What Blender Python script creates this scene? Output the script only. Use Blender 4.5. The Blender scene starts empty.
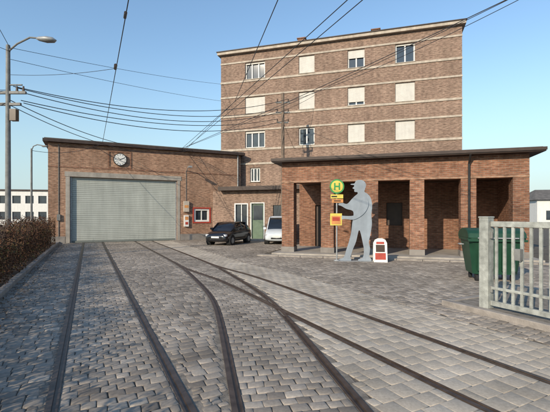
import bpy, bmesh, math, random
import numpy as np
from mathutils import Vector, Matrix
random.seed(4); rng=np.random.default_rng(7)
C=bpy.context.scene.collection

# ------------------------------------------------------------ materials
def new_mat(name):
    m=bpy.data.materials.new(name); m.use_nodes=True
    nt=m.node_tree; b=nt.nodes['Principled BSDF']; return m,nt,b
def N(nt,t,**kw):
    n=nt.nodes.new(t)
    for k,v in kw.items(): setattr(n,k,v)
    return n
def mrange(nt,src,lo,hi,a=0.3,b=0.7):
    r=N(nt,'ShaderNodeMapRange'); r.inputs['From Min'].default_value=a; r.inputs['From Max'].default_value=b
    r.inputs['To Min'].default_value=lo; r.inputs['To Max'].default_value=hi; nt.links.new(src,r.inputs['Value']); return r.outputs[0]
def mul(nt,a,b):
    m=N(nt,'ShaderNodeMath',operation='MULTIPLY'); nt.links.new(a,m.inputs[0]); nt.links.new(b,m.inputs[1]); return m.outputs[0]
def streaks(nt,tc,lo,hi,sc=(1.6,1.6,0.16)):
    mp=N(nt,'ShaderNodeMapping'); mp.inputs['Scale'].default_value=sc; nt.links.new(tc.outputs['Object'],mp.inputs['Vector'])
    n=N(nt,'ShaderNodeTexNoise'); n.inputs['Scale'].default_value=1.3; n.inputs['Detail'].default_value=6; n.inputs['Roughness'].default_value=0.65; nt.links.new(mp.outputs[0],n.inputs['Vector'])
    return mrange(nt,n.outputs['Fac'],lo,hi)
def mat(name,col,rough=0.7,var=0.15,scale=3.0,bump=0.0,metal=0.0,bscale=None,streak=0.0,spec=0.4):
    m,nt,b=new_mat(name); L=nt.links
    tc=N(nt,'ShaderNodeTexCoord'); no=N(nt,'ShaderNodeTexNoise')
    no.inputs['Scale'].default_value=scale; no.inputs['Detail'].default_value=6
    L.new(tc.outputs['Object'],no.inputs['Vector'])
    r=N(nt,'ShaderNodeValToRGB')
    r.color_ramp.elements[0].position=0.3; r.color_ramp.elements[1].position=0.7
    lo=[max(0,c*(1-var)) for c in col]; hi=[min(1,c*(1+var)) for c in col]
    r.color_ramp.elements[0].color=(*lo,1); r.color_ramp.elements[1].color=(*hi,1)
    L.new(no.outputs['Fac'],r.inputs['Fac']); out=r.outputs['Color']
    if streak:
        vm=N(nt,'ShaderNodeVectorMath',operation='SCALE'); L.new(out,vm.inputs[0]); L.new(streaks(nt,tc,1-streak,1+streak*.4,(2.5,2.5,.2)),vm.inputs['Scale']); out=vm.outputs[0]
    L.new(out,b.inputs['Base Color'])
    b.inputs['Roughness'].default_value=rough; b.inputs['Metallic'].default_value=metal
    b.inputs['Specular IOR Level'].default_value=spec
    if bump:
        n2=N(nt,'ShaderNodeTexNoise'); n2.inputs['Scale'].default_value=bscale or scale*6; n2.inputs['Detail'].default_value=5
        L.new(tc.outputs['Object'],n2.inputs['Vector'])
        bp=N(nt,'ShaderNodeBump'); bp.inputs['Strength'].default_value=bump; bp.inputs['Distance'].default_value=0.02
        L.new(n2.outputs['Fac'],bp.inputs['Height']); L.new(bp.outputs['Normal'],b.inputs['Normal'])
    return m
def brick_mat(name,c1,c2,mort,dirt=0.3):
    m,nt,b=new_mat(name); L=nt.links
    tc=N(nt,'ShaderNodeTexCoord'); sp=N(nt,'ShaderNodeSeparateXYZ'); L.new(tc.outputs['Object'],sp.inputs[0])
    ad=N(nt,'ShaderNodeMath',operation='ADD'); L.new(sp.outputs['X'],ad.inputs[0]); L.new(sp.outputs['Y'],ad.inputs[1])
    cb=N(nt,'ShaderNodeCombineXYZ'); L.new(ad.outputs[0],cb.inputs['X']); L.new(sp.outputs['Z'],cb.inputs['Y'])
    bt=N(nt,'ShaderNodeTexBrick'); L.new(cb.outputs[0],bt.inputs['Vector'])
    bt.inputs['Scale'].default_value=1.0; bt.inputs['Brick Width'].default_value=0.26; bt.inputs['Row Height'].default_value=0.085
    bt.inputs['Mortar Size'].default_value=0.009; bt.inputs['Mortar Smooth'].default_value=0.3; bt.inputs['Bias'].default_value=0.0
    bt.inputs['Color1'].default_value=(*c1,1); bt.inputs['Color2'].default_value=(*c2,1); bt.inputs['Mortar'].default_value=(*mort,1)
    mp=N(nt,'ShaderNodeMapping'); mp.inputs['Scale'].default_value=(1/0.26,1/0.085,1); L.new(cb.outputs[0],mp.inputs['Vector'])
    wn=N(nt,'ShaderNodeTexNoise'); wn.inputs['Scale'].default_value=1.1; wn.inputs['Detail'].default_value=1; L.new(mp.outputs[0],wn.inputs['Vector'])
    no=N(nt,'ShaderNodeTexNoise'); no.inputs['Scale'].default_value=0.55; no.inputs['Detail'].default_value=7; L.new(tc.outputs['Object'],no.inputs['Vector'])
    a=mrange(nt,wn.outputs['Fac'],0.66,1.3); c=mrange(nt,no.outputs['Fac'],1-dirt,1+dirt*0.5)
    mm=mul(nt,mul(nt,a,c),streaks(nt,tc,0.78,1.12))
    vm=N(nt,'ShaderNodeVectorMath',operation='SCALE'); L.new(bt.outputs['Color'],vm.inputs[0]); L.new(mm,vm.inputs['Scale'])
    L.new(vm.outputs[0],b.inputs['Base Color']); b.inputs['Roughness'].default_value=0.85
    b.inputs['Specular IOR Level'].default_value=0.2
    bp=N(nt,'ShaderNodeBump'); bp.inputs['Strength'].default_value=0.5; bp.inputs['Distance'].default_value=0.01; bp.invert=True
    L.new(bt.outputs['Fac'],bp.inputs['Height']); L.new(bp.outputs['Normal'],b.inputs['Normal'])
    return m
def stone_mat(name,stops,rough=0.7,patch=0.3,bump=0.2):
    m,nt,b=new_mat(name); L=nt.links
    at=N(nt,'ShaderNodeAttribute'); at.attribute_name='rnd'
    r=N(nt,'ShaderNodeValToRGB'); els=r.color_ramp.elements
    while len(els)<len(stops): els.new(0.5)
    for e,(p,c) in zip(els,stops): e.position=p; e.color=(*c,1)
    L.new(at.outputs['Fac'],r.inputs['Fac'])
    tc=N(nt,'ShaderNodeTexCoord')
    n1=N(nt,'ShaderNodeTexNoise'); n1.inputs['Scale'].default_value=0.45; n1.inputs['Detail'].default_value=5; L.new(tc.outputs['Object'],n1.inputs['Vector'])
    n2=N(nt,'ShaderNodeTexNoise'); n2.inputs['Scale'].default_value=26; n2.inputs['Detail'].default_value=8; n2.inputs['Roughness'].default_value=0.7; L.new(tc.outputs['Object'],n2.inputs['Vector'])
    n3=N(nt,'ShaderNodeTexNoise'); n3.inputs['Scale'].default_value=1.7; n3.inputs['Detail'].default_value=6; L.new(tc.outputs['Object'],n3.inputs['Vector'])
    mm=mul(nt,mul(nt,mrange(nt,n1.outputs['Fac'],1-patch,1+patch*0.6),mrange(nt,n2.outputs['Fac'],0.78,1.18)),mrange(nt,n3.outputs['Fac'],0.84,1.12))
    vm=N(nt,'ShaderNodeVectorMath',operation='SCALE'); L.new(r.outputs['Color'],vm.inputs[0]); L.new(mm,vm.inputs['Scale'])
    L.new(vm.outputs[0],b.inputs['Base Color']); b.inputs['Roughness'].default_value=rough; b.inputs['Specular IOR Level'].default_value=0.22
    bp=N(nt,'ShaderNodeBump'); bp.inputs['Strength'].default_value=bump; bp.inputs['Distance'].default_value=0.008
    L.new(n2.outputs['Fac'],bp.inputs['Height']); L.new(bp.outputs['Normal'],b.inputs['Normal'])
    return m

M={}
M['brick_g']=brick_mat('brick_garage',(0.385,0.225,0.145),(0.32,0.172,0.108),(0.31,0.245,0.19))
M['brick_t']=brick_mat('brick_block',(0.29,0.195,0.145),(0.235,0.15,0.112),(0.28,0.23,0.185),0.22)
M['brick_p']=brick_mat('brick_portico',(0.285,0.14,0.085),(0.21,0.095,0.06),(0.26,0.195,0.145))
M['band']=mat('pale_concrete_band',(0.44,0.38,0.31),0.85,0.2,2.5,0.2,streak=.2)
M['conc']=mat('concrete',(0.33,0.30,0.26),0.85,0.2,2.5,0.3,streak=.15)
M['plinth']=mat('plinth_concrete',(0.22,0.20,0.18),0.9,0.25,2,0.3)
M['fascia']=mat('dark_roof_edge',(0.045,0.030,0.024),0.6,0.3,3)
M['roofing']=mat('roof_felt',(0.12,0.11,0.10),0.9,0.25,2,0.3)
M['door']=mat('roller_door_paint',(0.40,0.42,0.38),0.55,0.08,1.2,streak=.16)
M['door2']=mat('roller_door_shadow_gap',(0.16,0.175,0.16),0.6,0.1,2)
M['white']=mat('white_paint',(0.70,0.69,0.65),0.5,0.06,4,streak=.1)
M['blind']=mat('roller_blind',(0.58,0.56,0.51),0.6,0.06,3,streak=.12)
M['black']=mat('black_paint',(0.02,0.02,0.02),0.4,0.2,4)
M['glass']=mat('window_glass',(0.03,0.04,0.05),0.06,0.3,1.5,spec=0.9)
M['glassd']=mat('car_glass',(0.012,0.014,0.016),0.05,0.2,1,spec=0.8)
M['galv']=mat('galvanised_steel',(0.30,0.31,0.31),0.5,0.2,8,0.1,0.3)
M['fence']=mat('weathered_gate_paint',(0.32,0.33,0.30),0.7,0.3,9,0.3,streak=.3)
M['pole']=mat('pole_grey',(0.19,0.19,0.18),0.6,0.25,5,0.2,streak=.2)
M['wood']=mat('pole_wood',(0.16,0.12,0.09),0.9,0.3,6,0.4)
M['wire']=mat('wire_dark',(0.03,0.03,0.035),0.5,0.1,4)
M['ins']=mat('insulator_brown',(0.06,0.035,0.02),0.3,0.2,4)
M['rail']=mat('rail_steel',(0.085,0.062,0.049),0.45,0.35,7,0.1,0.4)
M['mortar']=mat('rail_bedding',(0.19,0.165,0.135),0.95,0.35,9,0.4)
M['soil']=mat('joint_grit',(0.10,0.083,0.065),0.95,0.4,4,0.4)
M['statue']=mat('sculpture_sheet_steel',(0.25,0.285,0.32),0.5,0.14,2.5,0.1,0.0,streak=.15)
M['green']=mat('sign_green',(0.05,0.27,0.08),0.45,0.1,5)
M['yellow']=mat('sign_yellow',(0.62,0.50,0.10),0.45,0.1,5)
M['red']=mat('red_paint',(0.36,0.05,0.03),0.5,0.2,5)
M['orange']=mat('orange_print',(0.55,0.24,0.08),0.5,0.15,5)
M['bin']=mat('container_green_plastic',(0.010,0.05,0.026),0.45,0.25,3,0.05,streak=.2)
M['rubber']=mat('rubber',(0.02,0.02,0.02),0.85,0.2,6)
M['carblk']=mat('car_paint_black',(0.012,0.012,0.014),0.15,0.1,2,spec=0.8)
M['carwht']=mat('van_paint_white',(0.55,0.60,0.64),0.28,0.06,2,spec=0.6)
M['lamp']=mat('headlamp',(0.6,0.62,0.65),0.1,0.1,9,spec=0.9)
M['gdoor']=mat('green_door_paint',(0.10,0.15,0.10),0.5,0.15,4)
M['ddoor']=mat('brown_door_paint',(0.055,0.035,0.025),0.5,0.2,4)
M['kerb']=mat('kerb_granite',(0.27,0.24,0.21),0.8,0.25,5,0.4)
M['cobble']=stone_mat('cobblestone',[(0,(0.17,0.145,0.12)),(0.35,(0.255,0.22,0.182)),(0.7,(0.32,0.278,0.232)),(1,(0.42,0.368,0.305))],0.7,0.32,0.18)
M['slab']=stone_mat('pale_setts',[(0,(0.365,0.315,0.25)),(0.5,(0.44,0.382,0.308)),(1,(0.51,0.45,0.37))],0.85,0.22,0.1)
def leafmat(name,stops):
    m,nt,b=new_mat(name); L=nt.links
    at=N(nt,'ShaderNodeAttribute'); at.attribute_name='rnd'
    r=N(nt,'ShaderNodeValToRGB'); els=r.color_ramp.elements
    while len(els)<len(stops): els.new(0.5)
    for e,(p,c) in zip(els,stops): e.position=p; e.color=(*c,1)
    L.new(at.outputs['Fac'],r.inputs['Fac']); L.new(r.outputs['Color'],b.inputs['Base Color']); b.inputs['Roughness'].default_value=0.8
    b.inputs['Specular IOR Level'].default_value=0.15
    return m
M['hedge']=leafmat('winter_hedge_leaf',[(0,(0.04,0.018,0.012)),(0.5,(0.10,0.05,0.03)),(0.8,(0.14,0.085,0.045)),(1,(0.08,0.085,0.03))])
M['litter']=leafmat('fallen_leaf',[(0,(0.07,0.035,0.018)),(0.6,(0.16,0.085,0.035)),(1,(0.22,0.15,0.06))])
M['dtree']=leafmat('distant_foliage',[(0,(0.05,0.045,0.03)),(0.6,(0.09,0.08,0.05)),(1,(0.08,0.10,0.04))])
M['twig']=mat('twig_bark',(0.09,0.06,0.045),0.9,0.3,6)

# ------------------------------------------------------------ mesh helpers
def empty(name,loc=(0,0,0),rz=0.0):
    e=bpy.data.objects.new(name,None); e.location=loc; e.rotation_euler=(0,0,rz); C.objects.link(e); e.empty_display_size=0.3; return e
def mk(name,V,F,m,parent=None,smooth=False):
    me=bpy.data.meshes.new(name); me.from_pydata([tuple(v) for v in V],[],[tuple(f) for f in F]); me.update()
    mats=m if isinstance(m,list) else [m]
    for q in mats: me.materials.append(q)
    if smooth: me.polygons.foreach_set('use_smooth',[True]*len(me.polygons))
    o=bpy.data.objects.new(name,me); C.objects.link(o)
    if parent: o.parent=parent
    return o
class B:
    def __init__(s): s.V=[];s.F=[]
    def box(s,x0,x1,y0,y1,z0,z1,M4=None):
        n=len(s.V); vs=[(x0,y0,z0),(x1,y0,z0),(x1,y1,z0),(x0,y1,z0),(x0,y0,z1),(x1,y0,z1),(x1,y1,z1),(x0,y1,z1)]
        if M4 is not None: vs=[tuple(M4@Vector(v)) for v in vs]
        s.V+=vs; s.F+=[(n,n+3,n+2,n+1),(n+4,n+5,n+6,n+7),(n,n+1,n+5,n+4),(n+1,n+2,n+6,n+5),(n+2,n+3,n+7,n+6),(n+3,n,n+4,n+7)]; return s
    def cyl(s,p0,p1,r0,r1=None,seg=12):
        r1=r0 if r1 is None else r1
        p0=Vector(p0);p1=Vector(p1);d=(p1-p0).normalized()
        a=d.orthogonal().normalized(); b=d.cross(a); n=len(s.V)
        for p,r in ((p0,r0),(p1,r1)):
            for i in range(seg):
                t=2*math.pi*i/seg; s.V.append(tuple(p+a*math.cos(t)*r+b*math.sin(t)*r))
        for i in range(seg):
            j=(i+1)%seg; s.F.append((n+i,n+j,n+seg+j,n+seg+i))
        s.F.append(tuple(n+i for i in range(seg))[::-1]); s.F.append(tuple(n+seg+i for i in range(seg))); return s
    def tube(s,pts,r,seg=8):
        for a,b in zip(pts[:-1],pts[1:]): s.cyl(a,b,r,r,seg)
        return s
    def out(s,name,m,parent=None,bevel=0,smooth=False):
        o=mk(name,s.V,s.F,m,parent,smooth)
        bm=bmesh.new(); bm.from_mesh(o.data); bmesh.ops.recalc_face_normals(bm,faces=bm.faces); bm.to_mesh(o.data); bm.free()
        if bevel:
            bv=o.modifiers.new('b','BEVEL'); bv.width=bevel; bv.segments=2; bv.limit_method='ANGLE'
        return o
def wall(name,x0,x1,z0,z1,ops,t,m,parent,y=0.0):
    xs=sorted({x0,x1,*[o[0] for o in ops],*[o[1] for o in ops]}); zs=sorted({z0,z1,*[o[2] for o in ops],*[o[3] for o in ops]})
    V=[];F=[]
    def q(a,b,c,d):
        n=len(V); V.extend([a,b,c,d]); F.append((n,n+1,n+2,n+3))
    for i in range(len(xs)-1):
        for j in range(len(zs)-1):
            cx=(xs[i]+xs[i+1])/2; cz=(zs[j]+zs[j+1])/2
            if any(o[0]<cx<o[1] and o[2]<cz<o[3] for o in ops): continue
            a,b,c,d=xs[i],xs[i+1],zs[j],zs[j+1]
            q((a,y,c),(b,y,c),(b,y,d),(a,y,d)); q((a,y+t,c),(a,y+t,d),(b,y+t,d),(b,y+t,c))
    for (a,b,c,d) in ops:
        q((a,y,c),(a,y,d),(a,y+t,d),(a,y+t,c)); q((b,y,c),(b,y+t,c),(b,y+t,d),(b,y,d))
        if d<z1: q((a,y,d),(b,y,d),(b,y+t,d),(a,y+t,d))
        if c>z0: q((a,y,c),(a,y+t,c),(b,y+t,c),(b,y,c))
    q((x0,y,z0),(x0,y,z1),(x0,y+t,z1),(x0,y+t,z0)); q((x1,y,z0),(x1,y+t,z0),(x1,y+t,z1),(x1,y,z1)); q((x0,y,z1),(x1,y,z1),(x1,y+t,z1),(x0,y+t,z1))
    return mk(name,V,F,m,parent)

# ------------------------------------------------------------ sun / sky / camera
el=math.radians(24); az=math.radians(35)   # light travels toward (+sin az, +cos az)
d=Vector((math.sin(az)*math.cos(el),math.cos(az)*math.cos(el),-math.sin(el)))
sl=bpy.data.lights.new('sun','SUN'); sl.energy=5.0; sl.angle=math.radians(0.53); sl.color=(1.0,0.86,0.67)
so=bpy.data.objects.new('sun',sl); so.rotation_euler=d.to_track_quat('-Z','Y').to_euler(); so.location=(-8,-20,20); C.objects.link(so)
w=bpy.data.worlds.new('World'); bpy.context.scene.world=w; w.use_nodes=True; nt=w.node_tree
sky=nt.nodes.new('ShaderNodeTexSky'); sky.sky_type='NISHITA'; sky.sun_disc=False; sky.sun_elevation=el; sky.sun_rotation=math.radians(180)+az
sky.air_density=1.5; sky.dust_density=0.4; sky.ozone_density=2.6
tint=nt.nodes.new('ShaderNodeVectorMath'); tint.operation='MULTIPLY'; tint.inputs[1].default_value=(1.12,1.22,1.34)
nt.links.new(sky.outputs[0],tint.inputs[0])
# pale blue painted into the sky colour, stronger toward the horizon (by world elevation)
tcw=nt.nodes.new('ShaderNodeTexCoord'); spw=nt.nodes.new('ShaderNodeSeparateXYZ'); nt.links.new(tcw.outputs['Generated'],spw.inputs[0])
hz=nt.nodes.new('ShaderNodeMapRange'); hz.interpolation_type='SMOOTHERSTEP'; hz.inputs['From Min'].default_value=-0.12; hz.inputs['From Max'].default_value=0.42; hz.inputs['To Min'].default_value=0.92; hz.inputs['To Max'].default_value=0.0
nt.links.new(spw.outputs['Z'],hz.inputs['Value'])
mx=nt.nodes.new('ShaderNodeMixRGB'); mx.inputs[2].default_value=(3.3,4.55,5.3,1)
nt.links.new(hz.outputs[0],mx.inputs[0]); nt.links.new(tint.outputs[0],mx.inputs[1]); nt.links.new(mx.outputs[0],nt.nodes['Background'].inputs[0]); nt.nodes['Background'].inputs[1].default_value=0.15
cd=bpy.data.cameras.new('camera'); co=bpy.data.objects.new('camera',cd); C.objects.link(co); co.location=(0,0,1.8); co.rotation_euler=(math.radians(90),0,0)
cd.lens=25.2; cd.sensor_width=36; cd.shift_y=0.018; cd.clip_end=5000; cd.clip_start=0.05; bpy.context.scene.camera=co
bpy.context.scene.view_settings.view_transform='Standard'; bpy.context.scene.view_settings.look='None'; bpy.context.scene.view_settings.exposure=0

# ------------------------------------------------------------ ground
G=0.016
o=mk('ground',[(-1500,-300,-G),(1500,-300,-G),(1500,3000,-G),(-1500,3000,-G)],[(0,1,2,3)],M['soil'])

def resample(out,step=0.12):
    s=np.r_[0,np.cumsum(np.linalg.norm(np.diff(out,axis=0),axis=1))]
    n=int(s[-1]/step); si=np.linspace(0,s[-1],n+1)
    q=np.c_[np.interp(si,s,out[:,0]),np.interp(si,s,out[:,1])]
    tg=np.gradient(q,axis=0); tg/=np.linalg.norm(tg,axis=1)[:,None]; nr=np.c_[tg[:,1],-tg[:,0]]
    return dict(q=q,t=tg,n=nr,s=si)
def spline(P,step=0.12):
    P=[np.array(p,float) for p in P]; P=[2*P[0]-P[1]]+P+[2*P[-1]-P[-2]]; out=[]
    for i in range(1,len(P)-2):
        p0,p1,p2,p3=P[i-1:i+3]; n=max(2,int(np.linalg.norm(p2-p1)/0.05))
        for k in range(n):
            t=k/n; out.append(0.5*((2*p1)+(-p0+p2)*t+(2*p0-5*p1+4*p2-p3)*t*t+(-p0+3*p1-3*p2+p3)*t**3))
    out.append(P[-2]); out=np.array(out)
    for _ in range(400): out[1:-1]=(out[:-2]+out[1:-1]*2+out[2:])/4
    return resample(out,step)
g=1.16; D=np.array([-0.435,0.9]); Nn=np.array([0.9,0.435])
T1=spline([(-1.42+0.4833*8.5,3.54-8.5),(-1.42,3.54),(-6.7,14.46),(-12.27,26.0)])
T2a=spline([(1.6,-4.5),(1.25,-2),(0.75,1),(0.25,3.54),(-0.24,6.08),(-0.78,8.5),(-1.66,11.0),(-2.55,13.3),(-3.78,16),(-6.9,22.4),(-9.35,27.45)])
raw=spline([(9,-3),(6,-0.6),(4.2,1.1),(3.2,2.6),(2.5,3.8),(1.85,5.17),(0.9,7.1),(-0.1,9.2),(-1.22,11.4),(-2.4,13.6),(-3.78,16.0)])['q']
dd=((raw[:,None]-T2a['q'][None])**2).sum(2); kn=T2a['q'][dd.argmin(1)]
wgt=np.clip((raw[:,1]-11.0)/4.0,0,1); wgt=wgt*wgt*(3-2*wgt); raw=raw*(1-wgt[:,None])+kn*wgt[:,None]
for _ in range(25): raw[1:-1]=(raw[:-2]+raw[1:-1]*2+raw[2:])/4
T2b=resample(raw[raw[:,1]<15.4])
tracks=[T1,T2a,T2b]
def lateral(T,P):
    out=np.full(len(P),99.0)
    for i in range(0,len(P),4000):
        p=P[i:i+4000]; dd=p[:,None,:]-T['q'][None]; d2=(dd**2).sum(2); k=d2.argmin(1)
        v=dd[np.arange(len(p)),k]; la=(v*T['n'][k]).sum(1); lo=(v*T['t'][k]).sum(1)
        la=np.where(np.abs(lo)>0.25,np.sign(la)*np.maximum(np.abs(la),50),la); out[i:i+4000]=la
    return out
def rails(T,dz=0.0,gauge=g):
    V=[];F=[]; n=len(T['q'])
    for sgn in (-1,1):
        h=gauge/2
        prof=[(h+0.055,-0.04),(h+0.055,0.004),(h,0.004),(h,-0.012),(h-0.036,-0.012),(h-0.036,0.002),(h-0.056,0.002),(h-0.056,-0.04)]
        base=len(V)
        for i in range(n):
            for (a,z) in prof:
                p=T['q'][i]+T['n'][i]*a*sgn; V.append((p[0],p[1],z+dz))
        m=len(prof)
        for i in range(n-1):
            for k in range(m-1):
                F.append((base+i*m+k,base+i*m+k+1,base+(i+1)*m+k+1,base+(i+1)*m+k))
    return V,F
tp=empty('tram_tracks')
for T,nm,dz in ((T1,'rail_pair_depot',0),(T2a,'rail_pair_middle',0.0),(T2b,'rail_pair_branch',0.0025)):
    V,F=rails(T,dz); o=mk(nm,V,F,M['rail'],tp)
    bm=bmesh.new(); bm.from_mesh(o.data); bmesh.ops.recalc_face_normals(bm,faces=bm.faces); bm.to_mesh(o.data); bm.free()
    V=[];F=[]
    for sgn in (-1,1):
        for (a,b) in ((g/2+0.055,g/2+0.15),(g/2-0.15,g/2-0.056)):
            bs=len(V)
            for i in range(len(T['q'])):
                for c in (a,b):
                    p=T['q'][i]+T['n'][i]*c*sgn; V.append((p[0],p[1],-0.0085+dz*0.6))
            for i in range(len(T['q'])-1): F.append((bs+2*i,bs+2*i+1,bs+2*i+3,bs+2*i+2))
    mk(nm+'_bedding',V,F,M['mortar'],tp)

def stones(name,Q,m,dome=0.012,rim=0.012,inset=0.012,jit=0.006,hj=0.006,top=0.0,tl=0.001):
    n=len(Q); Q=Q+rng.normal(0,jit,(n,4,2)).clip(-2*jit,2*jit); c=Q.mean(1,keepdims=True)
    def ins(dv):
        v=Q-c; L=np.linalg.norm(v,axis=2,keepdims=True); return c+v*(1-dv/np.maximum(L,0.03))
    h=rng.uniform(-hj,hj,(n,1)); tilt=rng.normal(0,tl,(n,4))
    def lay(xy,z): return np.concatenate([xy,z[:,:,None]],2)
    V=np.concatenate([lay(ins(inset*0.5),np.full((n,4),-0.04)),lay(ins(inset*0.6),h+tilt-rim+top),lay(ins(inset*1.7),h+tilt-rim*0.3+top),lay(ins(inset*3.6),h+tilt+dome*0.25+top)],1)
    base=(np.arange(n)*16)[:,None]
    fs=[]
    for k in range(3):
        for j in range(4):
            a=k*4+j; b=k*4+(j+1)%4; fs.append([a,b,b+4,a+4])
    fs.append([12,13,14,15]); fs=np.array(fs)
    F=(base[:,:,None]+fs[None]).reshape(-1,4)
    me=bpy.data.meshes.new(name); me.vertices.add(n*16); me.vertices.foreach_set('co',V.reshape(-1)); nf=len(F)
    me.loops.add(nf*4); me.loops.foreach_set('vertex_index',F.reshape(-1)); me.polygons.add(nf)
    me.polygons.foreach_set('loop_start',np.arange(nf)*4); me.polygons.foreach_set('loop_total',np.full(nf,4))
    me.polygons.foreach_set('use_smooth',np.full(nf,True)); me.update(calc_edges=True)
    at=me.attributes.new('rnd','FLOAT','POINT'); at.data.foreach_set('value',np.repeat(rng.beta(2.4,2.4,n),16).astype(np.float32))
    me.materials.append(m); ob=bpy.data.objects.new(name,me); C.objects.link(ob); return ob
def curv(T,lo,hi,nl,step,stag=True,sstart=0,jw=0.0):
    Q=[]; S=T['s']; s=sstart; row=0
    def at(sv,l):
        return np.array([np.interp(sv,S,T['q'][:,0])+l*np.interp(sv,S,T['n'][:,0]),np.interp(sv,S,T['q'][:,1])+l*np.interp(sv,S,T['n'][:,1])])
    while s<S[-1]-step:
        st=step*rng.uniform(0.88,1.12); cuts=np.linspace(lo,hi,nl+1); cuts[1:-1]+=rng.normal(0,jw,nl-1)
        if stag and row%2: cuts=np.r_[lo,(cuts[:-1]+cuts[1:])/2,hi]
        for a,b in zip(cuts[:-1],cuts[1:]): Q.append([at(s,a),at(s,b),at(s+st,b),at(s+st,a)])
        s+=st; row+=1
    return np.array(Q)
def ok_rails(Q,skip=None,inside=None):
    P=Q.reshape(-1,2); k=np.ones(len(Q),bool)
    for i,T in enumerate(tracks):
        if i==skip: continue
        la=lateral(T,P).reshape(-1,4); e=np.abs(la)
        k&=~(((e.min(1)<g/2+0.06)&(e.max(1)>g/2-0.07)))
        if inside is not None and i in inside: k&=~(e.min(1)<g/2)
    return k
def split(Q):
    """cut each sett into four, used to fit setts closely beside converging rails"""
    m=(Q+np.roll(Q,-1,1))/2; c=Q.mean(1); out=[]
    out.append(np.stack([Q[:,0],m[:,0],c,m[:,3]],1)); out.append(np.stack([m[:,0],Q[:,1],m[:,1],c],1)); out.append(np.stack([c,m[:,1],Q[:,2],m[:,2]],1)); out.append(np.stack([m[:,3],c,m[:,2],Q[:,3]],1))
    return np.concatenate(out)
def fit(Q,test):
    k=test(Q); good=Q[k]; s=split(Q[~k]); s=s[test(s)]; return np.concatenate([good,s])
hw=g/2-0.065; Qc=[]; Qs=[]
Qc.append(curv(T1,-hw,hw,6,0.145,jw=0.012))
Qc.append(fit(curv(T2a,-hw,hw,6,0.145,jw=0.012),lambda q:ok_rails(q,1)))
Qs.append(fit(curv(T2b,-hw,hw,4,0.24,jw=0.01),lambda q:ok_rails(q,2,(1,))))
Qs.append(fit(curv(T2b,g/2+0.065,g/2+1.25,5,0.24,jw=0.01),lambda q:ok_rails(q,2,(1,))))
def tst(q):
    la=lateral(T2a,q.mean(1)); return ok_rails(q,2,(1,))&(la>0)&(la<40)
Qs.append(fit(curv(T2b,-g/2-1.5,-g/2-0.065,6,0.24,jw=0.01),tst))
YS=15.2; sY=T2a['s'][np.argmin(np.abs(T2a['q'][:,1]-YS))]
q=curv(T2a,g/2+0.07,g/2+1.25,5,0.24,jw=0.01,sstart=sY); Qs.append(q[ok_rails(q,1)])
Q=[]; a=-3.0
while a<28.75:
    st=0.15*rng.uniform(0.92,1.08); b=-1.72+rng.uniform(-0.1,0.0)
    while b<19:
        wd=0.19*rng.uniform(0.78,1.2)
        Q.append([D*a+Nn*b,D*a+Nn*(b+wd),D*(a+st)+Nn*(b+wd),D*(a+st)+Nn*b]); b+=wd
    a+=st
Q=np.array(Q)
wv=np.sin(Q[:,:,0]*0.9+Q[:,:,1]*0.5)*0.03+np.sin(Q[:,:,0]*2.1-Q[:,:,1]*1.3)*0.015
Q=Q+wv[:,:,None]*D
Q=Q[Q[:,:,1].min(1)>-1.5]
Q=Q[np.abs(Q[:,:,0]).min(1)<1.0*Q[:,:,1].max(1)+4.5]
cx=Q.mean(1); ang=-math.radians(16.8); ex=np.array([math.cos(ang),math.sin(ang)]); ey=np.array([-math.sin(ang),math.cos(ang)])
rel=cx-np.array([0.33,18.2]); lx=rel@ex; ly=rel@ey; k=~((lx>-0.9)&(ly>-1.15)&(lx<12)&(ly<9))
rel=cx-np.array([-4.49,32.0]); k&=~((rel@ey>-2.0)); Q=Q[k]
def tgrid(Q):
    P=Q.reshape(-1,2); k=np.ones(len(Q),bool)
    for T in tracks:
        la=lateral(T,P).reshape(-1,4); k&=~(np.abs(la).min(1)<g/2+0.055)
    lb=lateral(T2b,Q.mean(1)); la=lateral(T2a,Q.mean(1)); sa=Q.mean(1)[:,1]
    k&=~((lb>0)&(lb<g/2+1.31)&(sa<YS+.5)); k&=~((lb<0)&(lb>-g/2-1.45)&(la>0)&(la<40)&(sa<YS))
    k&=~((la>0)&(la<g/2+1.31)&(sa>YS)); return k
Qc.append(fit(Q,tgrid))
stones('cobblestone_paving',np.concatenate(Qc),M['cobble'],dome=0.007,rim=0.008,inset=0.009,jit=0.005,hj=0.002,tl=0.0007)
stones('pale_sett_paving',np.concatenate(Qs),M['slab'],dome=0.002,rim=0.006,inset=0.005,jit=0.002,hj=0.0008,tl=0.0004)

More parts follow.
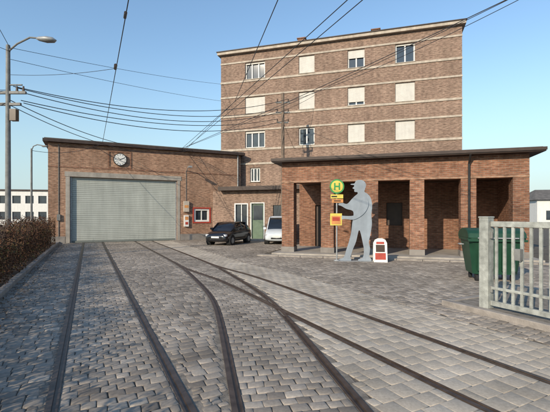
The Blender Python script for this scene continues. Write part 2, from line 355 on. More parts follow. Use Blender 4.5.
# ------------------------------------------------------------ left kerb, verge, hedge
ra=math.atan2(D[1],D[0])
fr=empty('verge_kerb',(0,0,0),ra)
bb=B(); x=-3.0
while x<28.6:
    bb.box(x,x+0.988,1.74,1.89,-0.05,0.115+random.uniform(-.004,.004)); x+=1.0
bb.out('kerb_stones',M['kerb'],fr,bevel=0.012)
ve=empty('verge',(0,0,0),ra); B().box(-8,28.8,1.9,9,-0.05,0.08).out('verge_soil',mat('verge_leaf_litter',(0.09,0.06,0.04),0.95,0.5,5,0.8),ve)
def leaves(name,pts,size,m,parent=None,rndv=None,flat=False):
    n=len(pts); a=rng.normal(size=(n,3))
    if flat: a[:,2]*=0.12
    a/=np.linalg.norm(a,axis=1)[:,None]; r2=rng.normal(size=(n,3))
    if flat: r2=np.tile(np.array([0,0,1.0]),(n,1))+rng.normal(0,.15,(n,3))
    b=np.cross(a,r2); b/=np.linalg.norm(b,axis=1)[:,None]
    s=size*rng.uniform(0.6,1.3,(n,1)); V=np.stack([pts-a*s,pts-b*s*0.55,pts+a*s,pts+b*s*0.55],1).reshape(-1,3)
    me=bpy.data.meshes.new(name); me.vertices.add(n*4); me.vertices.foreach_set('co',V.reshape(-1)); me.loops.add(n*4); me.loops.foreach_set('vertex_index',np.arange(n*4)); me.polygons.add(n)
    me.polygons.foreach_set('loop_start',np.arange(n)*4); me.polygons.foreach_set('loop_total',np.full(n,4)); me.update(calc_edges=True)
    at=me.attributes.new('rnd','FLOAT','POINT'); rv=rng.uniform(0,1,n) if rndv is None else rndv; at.data.foreach_set('value',np.repeat(rv,4).astype(np.float32))
    me.materials.append(m); ob=bpy.data.objects.new(name,me); C.objects.link(ob)
    if parent: ob.parent=parent
    return ob
he=empty('winter_hedge',(0,0,0),ra)
nl=52000; xs=rng.uniform(1.0,27.5,nl); hh=1.1+0.16*np.sin(xs*1.3)+0.13*np.sin(xs*3.1+1)+0.1*np.sin(xs*7.7)+0.012*xs
ys=2.5+rng.normal(0,0.42,nl).clip(-0.62,0.7)+0.08*np.sin(xs*2.1); zs=0.08+hh*rng.beta(1.3,1.0,nl)+rng.normal(0,0.06,nl)
leaves('leaves',np.c_[xs,ys,zs],0.036,M['hedge'],he,np.clip(0.5+0.3*np.sin(xs*2.7)*np.sin(zs*5)+rng.normal(0,0.2,nl),0,1))
bb=B()
for i in range(900):
    x=random.uniform(1.0,27.5); y=2.5+random.uniform(-.3,.3); p=Vector((x,y,0.05)); dd=Vector((random.uniform(-.3,.3),random.uniform(-.3,.3),1)); h=random.uniform(1.0,1.75)
    bb.cyl(p,p+dd*h,0.010,0.003,5)
bb.out('twigs',M['twig'],he)
n=2200; a_=rng.uniform(1,28,n); b_=-1.72+np.abs(rng.normal(0,0.28,n)); k=b_>-1.71
P_=a_[:,None]*D+b_[:,None]*Nn; leaves('leaf_litter',np.c_[P_,0.008+rng.uniform(0,.012,n)][k],0.024,M['litter'],None,None,True)

# ------------------------------------------------------------ tram depot
ga=empty('tram_depot',(-14.74,25,0),math.radians(25.8)); W=13.3; H=6.6
wall('front_wall',0,W,0,H,[(1.26,8.29,0,4.4),(9.55,10.75,1.35,2.35)],0.35,M['brick_g'],ga)
B().box(0.0,0.35,0.36,26,0,H).out('left_wall',M['brick_g'],ga); B().box(W-0.35,W,0.36,26,0,H).out('right_wall',M['brick_g'],ga)
B().box(0.36,W-0.36,25.6,26,0,H).out('rear_wall',M['brick_g'],ga)
B().box(-0.28,W+0.28,-0.32,26.3,H+0.01,H+0.20).out('roof_fascia',M['fascia'],ga); B().box(-0.2,W+0.2,-0.24,26.2,H+0.205,H+0.26).out('roof',M['roofing'],ga)
B().box(0.95,8.6,-0.03,0.1,4.42,4.74).out('door_lintel',M['conc'],ga)
B().box(1.0,1.25,-0.025,0.3,0,4.4).box(8.3,8.5,-0.025,0.3,0,4.4).out('door_jambs',M['conc'],ga)
bb=B(); nsl=34; hs=4.4/nsl
for i in range(nsl): bb.box(1.27,8.28,0.20,0.24,i*hs+0.012,(i+1)*hs)
bb.out('roller_door',M['door'],ga,bevel=0.006); B().box(1.27,8.28,0.245,0.26,0,4.4).out('roller_door_back',M['door2'],ga)
B().box(1.27,8.28,0.15,0.27,0.0,0.12).out('door_bottom_rail',M['door2'],ga)
B().box(1.27,1.36,0.1,0.19,0,4.4).box(8.19,8.28,0.1,0.19,0,4.4).out('door_guides',M['galv'],ga)
B().box(-0.01,0.98,-0.04,0.01,0,0.45).box(8.52,W+0.01,-0.04,0.01,0,0.45).out('plinth',M['plinth'],ga)
bb=B()
for z in (5.0,6.35): bb.box(-0.005,W+0.005,-0.022,-0.001,z,z+0.085)
bb.out('projecting_brick_courses',M['brick_p'],ga)
B().cyl((4.35,-0.02,5.72),(4.35,-0.14,5.72),0.44,0.44,36).out('clock_case',M['black'],ga)
B().cyl((4.35,-0.141,5.72),(4.35,-0.15,5.72),0.39,0.39,36).out('clock_face',M['white'],ga)
bb=B()
for i in range(12):
    t=i*math.pi/6; c=Vector((4.35+math.sin(t)*0.33,0,5.72+math.cos(t)*0.33)); Mx=Matrix.Translation((c.x,-0.156,c.z))@Matrix.Rotation(t,4,'Y'); bb.box(-0.012,0.012,-0.004,0.004,-0.04,0.04,Mx)
for t,l in ((math.radians(-55),0.2),(math.radians(65),0.3)):
    bb.box(-0.018,0.018,-0.004,0.004,-0.03,l,Matrix.Translation((4.35,-0.162,5.72))@Matrix.Rotation(t,4,'Y'))
bb.out('clock_hands',M['black'],ga)
B().box(3.6,5.1,-0.035,0.0,6.22,6.3).box(3.6,5.1,-0.035,0.0,5.12,5.2).box(3.6,3.68,-0.035,0.0,5.2,6.22).box(5.02,5.1,-0.035,0,5.2,6.22).out('clock_brick_frame',M['brick_p'],ga)
B().box(9.45,9.55,-0.04,0.1,1.25,2.45).box(10.75,10.85,-0.04,0.1,1.25,2.45).box(9.55,10.75,-0.04,0.1,2.35,2.45).box(9.55,10.75,-0.04,0.1,1.25,1.35).out('window_surround',M['red'],ga)
B().box(9.56,9.69,0.03,0.14,1.36,2.34).box(10.61,10.74,0.03,0.14,1.36,2.34).box(9.69,10.61,0.03,0.14,2.21,2.34).box(9.69,10.61,0.03,0.14,1.36,1.49).box(10.12,10.18,0.05,0.13,1.49,2.21).out('window_frame',M['white'],ga)
B().box(9.56,10.74,0.15,0.16,1.36,2.34).out('window_glass',M['glass'],ga)
B().box(8.75,9.15,-0.2,-0.002,2.1,2.9).out('meter_cabinet',M['band'],ga,0.01); B().box(8.78,9.13,-0.16,-0.002,1.0,1.85).out('notice_board',M['white'],ga,0.008)
B().box(8.85,9.1,-0.165,-0.161,1.5,1.75).out('notice_print',M['orange'],ga); B().box(8.87,9.08,-0.165,-0.161,1.15,1.35).out('notice_print_low',M['red'],ga)
B().box(8.8,9.1,-0.205,-0.201,2.4,2.6).out('cabinet_label',M['orange'],ga)
B().cyl((W-0.25,-0.08,0.1),(W-0.25,-0.08,H),0.05).box(W-.33,W-.17,-.1,-.002,2.0,2.04).box(W-.33,W-.17,-.1,-.002,4.5,4.54).out('downpipe',M['galv'],ga)
bb=B().tube([(9.0,-0.02,5.2),(9.0,-0.5,5.45),(9.0,-0.9,5.4)],0.03); bb.box(8.88,9.12,-1.25,-0.85,5.3,5.42); bb.out('wall_lamp',M['galv'],ga)
B().tube([(8.95,-.03,2.9),(8.95,-.03,4.9),(8.95,-.03,5.2)],.018,6).tube([(.6,-.03,.3),(.6,-.03,6.5)],.02,6).box(.5,.7,-.12,-.002,1.5,1.9).out('conduits',M['pole'],ga)

# ------------------------------------------------------------ brick apartment block
tb=empty('brick_apartment_block',(-4.49,32,0),-math.radians(16.8)); TW=18.26; TH=15.05
rows=[12.88,10.07,7.3,4.55]; cols=[(3.0,1.7),(7.25,1.25),(11.03,1.25),(14.5,1.35)]
ops=[]; wins=[]
for ri,z in enumerate(rows):
    for ci,(x,wd) in enumerate(cols):
        hh_=1.37
        if ri==3: wd=0.85; hh_=1.15
        ops.append((x-wd/2,x+wd/2,z,z+hh_)); wins.append((ri,ci,x-wd/2,x+wd/2,z,z+hh_))
wall('front_wall',0,TW,0,TH,ops,0.4,M['brick_t'],tb)
B().box(0,0.4,0.41,11,0,TH).box(TW-0.4,TW,0.41,11,0,TH).box(0.41,TW-0.41,10.6,11,0,TH).out('side_walls',M['brick_t'],tb)
B().box(-0.22,TW+0.22,-0.27,11.22,TH+0.01,TH+0.22).out('eaves_slab',M['band'],tb); B().box(-0.28,TW+0.28,-0.33,11.28,TH+0.225,TH+0.29).out('roof_edge',M['fascia'],tb)
bb=B()
for z in rows[:3]:
    bb.box(-0.02,TW+0.02,-0.055,0.0,z-0.19,z-0.03); bb.box(-0.02,TW+0.02,-0.05,0.0,z+1.40,z+1.53)
bb.box(-0.02,TW+0.02,-0.055,0.0,5.95,6.1); bb.out('string_courses',M['band'],tb)
blind={(0,1):0.95,(0,2):0.45,(1,0):0.95,(1,1):0.95,(1,2):0.8,(1,3):0.97,(2,2):0.97,(2,3):0.97,(0,0):0.1,(2,0):0.12,(0,3):.08}
fr_=B();gl=B();bl=B();sill=B()
for ri,ci,x0,x1,z0,z1 in wins:
    t=0.09
    fr_.box(x0+.004,x0+t,0.12,0.19,z0,z1).box(x1-t,x1-.004,0.12,0.19,z0,z1).box(x0+t,x1-t,0.12,0.19,z1-t,z1-.004).box(x0+t,x1-t,0.12,0.19,z0+.004,z0+t)
    nm=2 if ci!=0 else 3
    for k in range(1,nm): xm=x0+(x1-x0)*k/nm; fr_.box(xm-0.045,xm+0.045,0.125,0.185,z0+t,z1-t)
    gl.box(x0+.01,x1-.01,0.2,0.21,z0+.01,z1-.01); sill.box(x0-0.05,x1+0.05,-0.1,0.11,z0-0.027,z0+0.003)
    f=blind.get((ri,ci),0)
    if f:
        zb=z1-0.01-(z1-z0-0.02)*f; nb=max(1,int((z1-zb)/0.06)); st=(z1-0.01-zb)/nb
        for k in range(nb): bl.box(x0+0.012,x1-0.012,0.085,0.11,zb+k*st+0.006,zb+(k+1)*st)
fr_.out('window_frames',M['white'],tb); gl.out('window_glass',M['glass'],tb); bl.out('roller_blinds',M['blind'],tb); sill.out('window_sills',M['band'],tb)
bb=B()
for x,y in ((6.6,1.0),(12.4,1.2)): bb.box(x-0.3,x+0.3,y,y+0.6,TH+0.295,TH+1.05); bb.box(x-0.36,x+0.36,y-0.06,y+0.66,TH+1.055,TH+1.13)
bb.out('chimneys',M['brick_p'],tb)
B().cyl((9.2,3,TH+.3),(9.2,3,TH+1.3),0.015).cyl((8.9,3,TH+1.2),(9.5,3,TH+1.2),0.01).out('aerial',M['pole'],tb)
wall('annex_wall',0.2,9.0,0,3.7,[(2.2,3.2,1.0,2.7),(3.5,4.5,0.05,2.75),(5.2,6.1,1.0,2.6)],0.3,M['brick_t'],tb,y=-2.2)
B().box(1.0,9.2,-2.75,-0.06,3.71,4.0).out('annex_roof',M['fascia'],tb)
B().box(2.21,3.19,-2.1,-2.06,1.01,2.69).box(5.21,6.09,-2.1,-2.06,1.01,2.59).out('annex_glass',M['glass'],tb)
B().box(3.51,4.49,-2.1,-2.04,0.06,2.74).out('annex_door',M['gdoor'],tb)
B().box(3.62,4.38,-2.112,-2.101,1.5,2.6).out('annex_door_glass',M['glass'],tb)
B().box(2.15,2.24,-2.25,-2.11,0.95,2.75).box(3.17,3.25,-2.25,-2.11,0.95,2.75).box(2.24,3.17,-2.25,-2.11,2.67,2.75).box(2.24,3.17,-2.25,-2.11,.95,1.03).box(2.68,2.74,-2.2,-2.11,1.03,2.67).box(3.44,3.52,-2.25,-2.115,0.05,2.8).box(4.48,4.56,-2.25,-2.115,0.05,2.8).box(3.52,4.48,-2.25,-2.115,2.73,2.8).out('annex_frames',M['white'],tb)
B().box(0.5,9,-3.0,-2.21,-0.05,0.1).out('annex_step',M['conc'],tb)

# ------------------------------------------------------------ portico building
po=empty('brick_portico_building',(0.33,18.2,0),-math.radians(16.8)); PW=10.2; PH=4.28
pc=[0.28,2.15,4.1,6.0,8.0,9.9]; hwp=0.29
ops=[(pc[i]+hwp,pc[i+1]-hwp,0.12,3.35) for i in range(5)]
wall('arcade_front',-0.01,PW-0.01,0.12,PH,ops,0.58,M['brick_p'],po)
pl=B()
for x in pc: pl.box(x-hwp-0.02,x+hwp+0.02,-0.03,0.61,0.121,0.36)
pl.out('pillar_plinths',M['plinth'],po)
B().box(-0.01,PW-.01,-0.03,-0.001,3.352,3.44).out('soldier_course',M['brick_g'],po)
B().box(-0.3,PW+0.3,-0.7,9,-0.05,0.12).out('floor_slab',M['conc'],po,0.01)
wall('loggia_rear_wall',0.0,PW,0.121,PH,[(0.9,1.9,0.121,2.4),(4.7,5.5,1.3,2.5)],0.3,M['brick_p'],po,y=3.6)
B().box(0.91,1.89,3.75,3.8,0.13,2.39).out('loggia_door',M['ddoor'],po); B().box(4.71,5.49,3.75,3.8,1.31,2.49).out('loggia_window',M['ddoor'],po)
B().box(-0.01,0.3,3.91,8,0.121,PH).box(PW-0.3,PW,0.59,3.59,0.121,PH).box(PW-0.3,PW,3.91,8,0.121,PH).box(0.31,PW-0.31,7.7,8,0.121,PH).out('side_walls',M['brick_p'],po)
B().box(0.3,PW-0.31,0.59,3.59,3.5,3.6).out('loggia_ceiling',M['ddoor'],po)
B().box(-0.38,PW+0.42,-0.45,8.4,PH+0.01,PH+0.15).out('roof_fascia',M['fascia'],po); B().box(-0.3,PW+0.34,-0.37,8.3,PH+0.155,PH+0.2).out('roof',M['roofing'],po)
B().box(-0.4,PW+0.44,-0.5,-0.455,PH+0.05,PH+0.17).out('gutter',M['fascia'],po)
bb=B().cyl((8.0,-0.1,0.15),(8.0,-0.1,3.95),0.045); bb.tube([(8.0,-0.1,3.95),(8.0,-0.44,4.3)],0.045); bb.out('downpipe',M['black'],po)
pv=empty('pavement',(0.33,18.2,0),-math.radians(16.8))
bb=B(); x=-0.85
while x<12: bb.box(x,x+0.985,-1.12,-0.97,-0.05,0.06); x+=1.0
bb.out('pavement_kerb',M['kerb'],pv,0.012); B().box(-0.85,12,-0.965,-0.71,-0.05,0.045).out('pavement_surface',M['conc'],pv)

# ------------------------------------------------------------ sculpture
def outline(name,P,t,m,parent,y=0,smooth_n=3):
    P=[Vector(p) for p in P]; n=len(P); R=[]
    for i in range(n):
        p0,p1,p2,p3=P[i-1],P[i],P[(i+1)%n],P[(i+2)%n]
        for k in range(smooth_n):
            u=k/smooth_n; R.append(0.5*((2*p1)+(-p0+p2)*u+(2*p0-5*p1+4*p2-p3)*u*u+(-p0+3*p1-3*p2+p3)*u**3))
    bm=bmesh.new(); vs=[bm.verts.new((p.x,y-t/2,p.y)) for p in R]; f=bm.faces.new(vs); r=bmesh.ops.extrude_face_region(bm,geom=[f])
    for v in r['geom']:
        if isinstance(v,bmesh.types.BMVert): v.co.y+=t
    bmesh.ops.recalc_face_normals(bm,faces=bm.faces); bmesh.ops.triangulate(bm,faces=[f for f in bm.faces if len(f.verts)>4])
    me=bpy.data.meshes.new(name); bm.to_mesh(me); bm.free(); me.materials.append(m); o=bpy.data.objects.new(name,me); C.objects.link(o); o.parent=parent; return o
st=empty('steel_man_sculpture',(3.24,15.4,0.0),math.radians(-6))
body=[(0.16,3.24),(0.32,3.18),(0.39,3.03),(0.35,2.86),(0.33,2.76),(0.46,2.67),(0.58,2.5),(0.63,2.2),(0.60,1.85),(0.62,1.55),(0.60,1.3),(0.55,1.0),(0.5,0.75),(0.55,0.5),(0.52,0.2),(0.6,0.08),(0.58,0.01),(0.35,0.0),(0.1,0.0),(0.1,0.07),(0.27,0.15),(0.31,0.45),(0.26,0.75),(0.17,1.15),(0.10,1.2),(0.0,0.78),(-0.13,0.45),(-0.22,0.16),(-0.19,0.06),(-0.22,0.0),(-0.42,0.0),(-0.66,0.0),(-0.66,0.07),(-0.48,0.15),(-0.38,0.45),(-0.27,0.8),(-0.19,1.15),(-0.15,1.5),(-0.10,1.8),(-0.13,2.0),(-0.38,2.08),(-0.58,2.2),(-0.65,2.22),(-0.71,2.25),(-0.67,2.29),(-0.75,2.32),(-0.68,2.35),(-0.75,2.40),(-0.67,2.41),(-0.69,2.46),(-0.61,2.43),(-0.58,2.36),(-0.36,2.28),(-0.18,2.46),(-0.04,2.6),(0.06,2.68),(0.05,2.75),(-0.05,2.76),(-0.07,2.82),(-0.06,2.86),(-0.14,2.91),(-0.08,2.97),(-0.08,3.03),(-0.2,3.05),(-0.2,3.08),(-0.06,3.1),(0.0,3.2)]
outline('body',body,0.05,M['statue'],st)
arm=[(0.40,2.5),(0.49,2.3),(0.40,2.02),(0.2,1.80),(-0.1,1.65),(-0.42,1.68),(-0.56,1.66),(-0.64,1.62),(-0.66,1.66),(-0.73,1.66),(-0.69,1.71),(-0.76,1.74),(-0.69,1.77),(-0.75,1.82),(-0.66,1.83),(-0.60,1.88),(-0.57,1.82),(-0.42,1.80),(-0.1,1.81),(0.08,1.94),(0.16,2.2),(0.24,2.46)]
outline('near_arm',arm,0.03,M['statue'],st,y=-0.045)
B().box(-0.7,0.65,-0.25,0.25,-0.03,0.014).out('base_plate',M['galv'],st,0.004)
sg=empty('tram_stop_sign',(2.48,15.46,0))
B().cyl((0,0,-0.02),(0,0,3.25),0.03).out('post',M['galv'],sg)
B().cyl((0,-0.035,2.98),(0,-0.055,2.98),0.29,0.29,40).out('disc_rim',M['green'],sg)
B().cyl((0,-0.056,2.98),(0,-0.064,2.98),0.235,0.235,40).out('disc_face',M['yellow'],sg)
B().box(-0.12,-0.065,-0.072,-0.066,2.84,3.12).box(0.065,0.12,-0.072,-0.066,2.84,3.12).box(-0.064,0.064,-0.072,-0.066,2.95,3.01).out('letter_h',M['green'],sg)
B().box(-0.25,0.25,-0.055,-0.035,2.5,2.66).out('line_plate',M['yellow'],sg,0.003); B().box(-0.2,0.25,-0.055,-0.035,2.33,2.47).out('name_plate',M['orange'],sg,0.003)
B().box(-0.22,-0.0,-0.06,-0.056,2.55,2.6).box(-0.12,0.15,-0.06,-0.056,2.38,2.42).out('plate_lettering',M['black'],sg)
B().box(-0.27,0.2,-0.06,-0.035,1.42,1.9).out('timetable_case',M['yellow'],sg,0.004); B().box(-0.22,0.15,-0.064,-0.061,1.47,1.8).out('timetable_sheet',M['orange'],sg)
B().box(-0.18,0.11,-0.068,-0.065,1.6,1.75).out('timetable_print',M['red'],sg); B().cyl((0,0,-0.02),(0,0,0.05),0.14,0.1,16).out('foot',M['galv'],sg)
ab=empty('advertising_board',(4.12,15.1,0),math.radians(-8))
for nm,t in (('front_panel',0.18),('rear_panel',-0.18)):
    Mx=Matrix.Translation((0,-t,0))@Matrix.Rotation(-t*1.1,4,'X')
    pl_=[(-0.26,0.0),(-0.26,0.75),(-0.2,0.88),(-0.08,0.94),(0.08,0.94),(0.2,0.88),(0.26,0.75),(0.26,0.0)]
    o=outline(nm,pl_,0.025,M['white'],ab,0,1); o.matrix_local=Mx
    if t>0:
        for q_,z0,z1,mm_,x_ in (('print_red',0.1,0.36,'red',0.2),('print_brown',0.4,0.68,'ins',0.17),('print_orange',0.71,0.8,'red',0.15)):
            o=B().box(-x_,x_,-0.018,-0.0135,z0,z1).out(q_,M[mm_],ab); o.matrix_local=Mx

# ------------------------------------------------------------ vehicles
def loft(rings,close=True):
    V=[];F=[];m=len(rings[0])
    for r in rings: V+=r
    for i in range(len(rings)-1):
        for k in range(m if close else m-1):
            j=(k+1)%m; F.append((i*m+k,i*m+j,(i+1)*m+j,(i+1)*m+k))
    F.append(tuple(range(m))[::-1]); F.append(tuple((len(rings)-1)*m+k for k in range(m))); return V,F
def fixn(o):
    bm=bmesh.new(); bm.from_mesh(o.data); bmesh.ops.recalc_face_normals(bm,faces=bm.faces); bm.to_mesh(o.data); bm.free()
def car(name,loc,rz,paint,van=False):
    e=empty(name,loc,rz); k=1.25 if van else 1.0
    S=[(1.93,.55,.34,.56),(1.88,.70,.24,.66),(1.6,.79,.2,.78),(1.05,.82,.2,.90),(.0,.83,.2,.93),(-1.1,.83,.2,.95),(-1.65,.8,.22,.97),(-1.85,.74,.26,.92),(-1.92,.6,.36,.8)]
    rings=[]
    for x,hw_,zl,zt in S:
        zt*=1.08 if van else 1; mz=(zl+zt)/2
        h=[(hw_*.9,zl),(hw_,zl+.12),(hw_*1.01,mz),(hw_*.97,zt-.1),(hw_*.88,zt),(hw_*.4,zt+.03)]
        rings.append([(x,y,z) for y,z in h]+[(x,-y,z) for y,z in h[::-1]])
    V,F=loft(rings); o=mk('body',V,F,M[paint],e,True); fixn(o)
    sb=o.modifiers.new('s','SUBSURF'); sb.levels=1; sb.render_levels=2
    T=[(1.1,.70,.88,.66,.90),(.45,.76,.91,.60,1.36*k),(-.3,.77,.92,.60,1.44*k),(-1.15,.76,.93,.58,1.40*k),(-1.72,.72,.93,.60,1.0*k*.95)]
    rings=[[(x,a,b),(x,(a+c)/2+.01,(b+dd)/2),(x,c,dd-.03),(x,c*.8,dd),(x,-c*.8,dd),(x,-c,dd-.03),(x,-(a+c)/2-.01,(b+dd)/2),(x,-a,b)] for x,a,b,c,dd in T]
    V,F=loft(rings); o=mk('cabin',V,F,[M['glassd'],M[paint]],e,False); fixn(o)
    for p in o.data.polygons:
        if p.normal.z>0.75: p.material_index=1
    o.data.polygons.foreach_set('use_smooth',[True]*len(o.data.polygons))
    pb=B()
    for s in (1,-1):
        pb.tube([(1.1,.70*s,.9),(.45,.61*s,1.35*k),(-.3,.61*s,1.41*k),(-1.15,.59*s,1.38*k),(-1.72,.62*s,.98*k*.95)],0.035,6); pb.tube([(-.25,.78*s,.93),(-.25,.62*s,1.41*k)],0.03,6); pb.tube([(-1.1,.77*s,.93),(-1.15,.6*s,1.38*k)],0.04,6)
        Mx=Matrix.Translation((.72,.9*s,1.0)); pb.box(-.05,.06,-.09,.09,-.06,.07,Mx)
    pb.out('pillars_and_mirrors',M[paint],e)
    wb=B();hb=B();ar=B()
    for x in (1.22,-1.2):
        for s in (1,-1):
            wb.cyl((x,.64*s,.3),(x,.835*s,.3),.3,.3,24); hb.cyl((x,.836*s,.3),(x,.85*s,.3),.19,.17,10); ar.cyl((x,.55*s,.32),(x,.826*s,.32),.355,.355,24)
    ar.out('wheel_arches',M['rubber'],e); wb.out('tyres',M['rubber'],e,0.02); hb.out('wheel_rims',M['galv'],e)
    hl=B()
    for s in (1,-1): hl.box(-.12,.05,-.14,.14,-.06,.07,Matrix.Translation((1.80,.56*s,.62))@Matrix.Rotation(-.35*s,4,'Z'))
    hl.out('headlamps',M['lamp'],e,0.03)
    B().box(1.88,1.925,-.36,.36,.36,.46).out('grille',M['rubber'],e); B().box(1.925,1.945,-.26,.26,.47,.57).out('number_plate',M['white'],e)
    tl=B()
    for s in (1,-1): tl.box(-1.9,-1.78,.6*s-.08,.6*s+.08,.62,.85)
    tl.out('tail_lamps',M['red'],e); return e
car('parked_car',(-2.95,25.0,-0.01),math.radians(-90-20),'carblk')
car('parked_van',(0.3,25.8,-0.01),math.radians(-90-6),'carwht',True)

# ------------------------------------------------------------ waste container
def container(name,loc,rz):
    e=empty(name,loc,rz)
    def ring(z,hx,hy,c=0.08): return [(-hx+c,-hy,z),(hx-c,-hy,z),(hx,-hy+c,z),(hx,hy-c,z),(hx-c,hy,z),(-hx+c,hy,z),(-hx,hy-c,z),(-hx,-hy+c,z)]
    V,F=loft([ring(.2,.56,.40),(ring(.5,.60,.44)),ring(1.12,.68,.52),ring(1.13,.72,.56),ring(1.2,.72,.56)]); o=mk('tub',V,F,M['bin'],e); fixn(o)
    R=[]
    for i in range(9):
        t=math.pi*i/8; R.append((-.57*math.cos(t),1.205+.26*math.sin(t)**.8))
    rings=[[(x,y,z) for y,z in R] for x in (-.72,-.7,.7,.72)]
    rings[0]=[(x,y*.96,1.205+(z-1.205)*.9) for x,y,z in rings[0]]; rings[3]=[(x,y*.96,1.205+(z-1.205)*.9) for x,y,z in rings[3]]
    V,F=loft(rings); o=mk('lid',V,F,M['bin'],e); fixn(o)
    rb=B()
    for x in (-.45,-.15,.15,.45): rb.box(x-.025,x+.025,-.53,-.44,.3,1.1)
    rb.box(-.73,.73,-.60,-.561,1.1,1.16); rb.out('ribs_and_rim',M['bin'],e,0.01)
    wb=B()
    for x in (-.45,.45):
        for y in (-.3,.3): wb.cyl((x-.03,y,.08),(x+.03,y,.08),.1,.1,16); wb.box(x-.04,x+.04,y-.04,y+.04,.15,.2)
    wb.out('castors',M['rubber'],e)
    B().tube([(-.73,-.1,1.0),(-.82,-.1,1.0),(-.82,.1,1.0),(-.73,.1,1.0)],.018).tube([(.73,-.1,1.0),(.82,-.1,1.0),(.82,.1,1.0),(.73,.1,1.0)],.018).tube([(-.5,-.62,1.2),(.5,-.62,1.2)],.018).out('handles',M['galv'],e)
container('waste_container',(6.1,10.9,0.0),math.radians(-12))

# ------------------------------------------------------------ yard gate
gt=empty('metal_yard_gate',(3.98,7.25,0.08),math.atan2(-0.9,0.435))
B().box(-0.09,0.09,-0.09,0.09,-0.1,1.68).box(-0.1,0.1,-0.1,0.1,1.681,1.71).out('gate_post',M['fence'],gt,0.01)
GL=4.4
B().box(0.1,GL,-0.03,0.03,1.52,1.62).box(0.1,GL,-0.03,0.03,0.06,0.15).box(0.1,GL,-0.025,0.025,0.36,0.41).out('gate_rails',M['fence'],gt,0.006)
bb=B(); x=0.2
while x<GL: bb.box(x-0.025,x+0.025,-0.018,0.018,0.151,1.519); x+=0.155
bb.out('gate_bars',M['fence'],gt,0.004)
B().box(GL,GL+.18,-.09,.09,-.1,1.7).out('gate_post_far',M['fence'],gt,0.01)
B().box(.6,.7,-.12,-.03,.95,1.15).out('lock_case',M['pole'],gt,.005)
B().cyl((0.1,0,.3),(0.1,0,.42),.03).cyl((0.1,0,1.3),(0.1,0,1.42),.03).out('hinges',M['pole'],gt)
ki=empty('gate_island',(3.98,7.25,0),math.atan2(-0.9,0.435))
B().box(-0.75,5.2,-0.32,-0.18,-0.05,0.105).box(-0.75,-0.61,-0.178,1.4,-0.05,0.105).out('island_kerb',M['kerb'],ki,0.015); B().box(-0.6,5.2,-0.175,3.2,-0.05,0.082).out('island_surface',M['mortar'],ki)

# ------------------------------------------------------------ poles, lamps, wires
sp=empty('street_lamp',(-10.4,15.0,0))
B().cyl((0,0,0),(0,0,8.45),0.11,0.075,14).out('mast',M['pole'],sp)
B().tube([(0,0,8.2),(0.35,0,8.5),(0.85,0,8.75),(1.25,0,8.72)],0.035,8).out('arm',M['pole'],sp)
V,F=loft([[(x,a*math.cos(t)*1.0,8.68+z+b_*math.sin(t)) for t in [i*math.pi/5 for i in range(10)]] for x,a,b_,z in ((1.1,.03,.03,0.03),(1.2,.09,.08,0.02),(1.5,.17,.12,-.01),(1.75,.15,.10,-.03),(1.88,.03,.02,-.04))]); o=mk('lamp_head',V,F,M['galv'],sp,True); fixn(o)
B().box(-.9,.7,-.05,.05,6.55,6.65).box(-.7,.5,-.05,.05,6.1,6.2).cyl((-.0,-.0,6.9),(.55,0,6.9),.03).out('crossarms',M['pole'],sp)
bb=B()
for x in (-.8,-.4,.35,.6): bb.cyl((x,0,6.65),(x,0,6.85),.05,.03,10)
bb.box(.12,.36,-.1,.1,5.5,5.95); bb.out('insulators',M['ins'],sp)
s2=empty('yard_lamp',(-12.65,20.0,0)); B().cyl((0,0,0),(0,0,5.3),0.06,0.045,12).out('mast',M['pole'],s2)
B().tube([(0,0,5.2),(.1,0,5.42),(.3,0,5.5),(.6,0,5.45)],.025).out('arm',M['pole'],s2); B().box(.55,.85,-.07,.07,5.38,5.46).out('lamp_head',M['pole'],s2,.03)
up=empty('utility_pole',(0.55,27.0,0)); B().cyl((0,0,0),(0,0,10.4),0.14,0.1,14).out('mast',M['wood'],up)
B().box(-.5,.5,-.05,.05,9.7,9.8).box(-.5,.5,-.05,.05,9.0,9.1).box(-.4,.4,-.05,.05,8.3,8.4).out('crossarms',M['pole'],up)
bb=B()
for z in (9.8,9.1,8.4):
    for x in (-.38,.38): bb.cyl((x,0,z),(x,0,z+.2),.05,.035,10)
bb.out('insulators',M['ins'],up)
ow=empty('overhead_wires')
def wire(nm,a,b,sag=0.0,r=0.012):
    a=Vector(a);b=Vector(b)
    pts=[a.lerp(b,i/24)-Vector((0,0,sag*4*(i/24)*(1-i/24))) for i in range(25)]
    B().tube(pts,r,6).out(nm,M['wire'],ow)
wire('contact_wire_depot',(-11.6,25.9,6.75),(0.8,0.3,7.05),0.05,.013)
B().cyl((-5.56,13.4,6.93),(-5.42,13.1,6.93),.055).cyl((-3.9,10.0,6.95),(-3.78,9.75,6.95),.04).out('line_insulators',M['ins'],ow)
wire('contact_wire_main',(-7.0,28.5,6.7),(4.5,3.1,7.1),.05,.013); wire('contact_wire_main_second',(-6.8,28.6,6.7),(4.9,3.1,7.1),.05,.013)
wire('contact_wire_curve_far',(-6.6,28.6,6.75),(-1.8,17.3,6.95)); wire('contact_wire_curve_near',(-1.8,17.3,6.95),(1.9,1.5,7.1))
wire('span_wire_right',(-7.0,28.5,6.75),(9.5,7.5,8.4),0.15,.014); wire('span_wire_right_second',(-7.1,28.4,6.7),(9.9,7.5,8.7),0.35,.011)
wire('feeder_bundle',(.9,27,9.8),(10.8,7.8,9.3),0.5,.012)
wire('span_wire_high',(-10.3,15,8.35),(-4.3,31.9,12.7),.15,.01); wire('span_wire_mid',(-10.3,15,7.9),(-4.3,31.9,11.3),.15,.01)
wire('pull_off_wire',(-5.56,13.4,6.93),(-10.3,15,7.3),.1,.008)
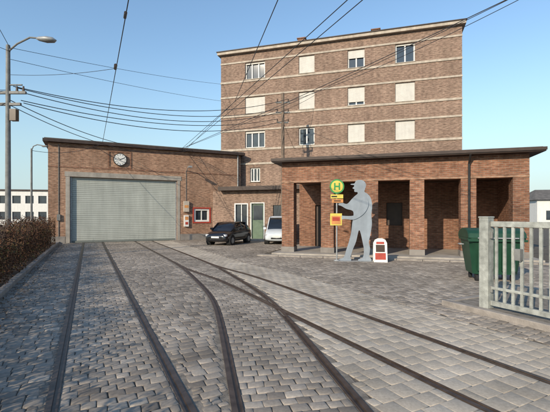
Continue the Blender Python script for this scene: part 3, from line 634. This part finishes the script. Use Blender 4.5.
for i,(z,zz,sg_) in enumerate(((6.85,10.0,.9),(6.8,9.3,.8),(6.65,9.25,1.0),(6.3,8.6,.7),(6.2,8.55,.95))):
    wire('supply_cable',(-10.2+.1*i,15,z),(0.55+(-.38 if i%2 else .38),27,zz),sg_,.017)
wire('depot_supply_cable',(-10.3,15,6.3),(-6.9,28.5,6.8),.7,.017); wire('depot_supply_cable_low',(-10.3,15,6.1),(-6.2,28.8,6.75),.9,.015)
wire('house_drop_cable',(.55,27,9.2),(3.2,29.7,11.2),.1,.012); wire('house_drop_cable_low',(.55,27,8.5),(1.5,30.2,7.1),.1,.012)
wire('mast_cable',(-10.3,15,8.2),(-14,9,9.5),.2,.01); wire('mast_cable_low',(-10.3,15,6.7),(-17,13,7.2),.3,.012); wire('mast_cable_lower',(-10.3,15,6.2),(-17,13,6.0),.3,.012)
wire('mast_cable_over',(-10.3,15,8.3),(-7.4,5,11.5),.1,.01)
wire('depot_cable',(-12.65,20,5.2),(-11.8,25.9,6.6),.3,.012)
wire('door_cable_right',(-12.3,25.9,6.6),(-7.2,28.2,4.9),.5,.012)

# ------------------------------------------------------------ background
wh=empty('white_office_building',(-47,64,0),math.radians(10))
wall('front_wall',0,13,0,6.0,[(1+2*i,2.3+2*i,z,z+1.3) for i in range(6) for z in (1.2,3.9)],.3,M['white'],wh)
B().box(0,.3,.31,12,0,6).box(12.7,13,.31,12,0,6).out('side_walls',M['white'],wh); B().box(-.2,13.2,-.2,12.2,6.01,6.25).out('roof',M['fascia'],wh); B().box(.5,12.5,.2,.22,1,5.4).out('windows',M['glass'],wh)
hs_=empty('pale_distant_house',(39.5,58,0),math.radians(-12))
B().box(0,14,0,9,0,4.2).out('walls',M['white'],hs_)
mk('roof',[(-.4,-.4,4.21),(14.4,-.4,4.21),(14.4,9.4,4.21),(-.4,9.4,4.21),(1.5,4.5,6.0),(12.5,4.5,6.0)],[(0,1,5,4),(2,3,4,5),(0,4,3),(1,2,5),(0,3,2,1)],M['roofing'],hs_)
B().box(1.2,2.4,-.03,0,1.2,2.6).box(4.2,5.4,-.03,0,1.2,2.6).box(8,9.2,-.03,0,1.2,2.6).out('windows',M['glass'],hs_)
pts=[]
for i in range(110):
    x=rng.uniform(-230,60); y=rng.uniform(150,190)+abs(x)*0.1; h=rng.uniform(5,10); n=220
    if -40<x: h*=.5
    c=rng.normal(size=(n,3)); c/=np.linalg.norm(c,axis=1)[:,None]; c*=rng.uniform(.3,1,(n,1))**.5; pts.append(np.array([x,y,h*.55])+c*np.array([h*.5,h*.5,h*.5]))
leaves('distant_trees',np.concatenate(pts),.45,M['dtree'])
print('done')
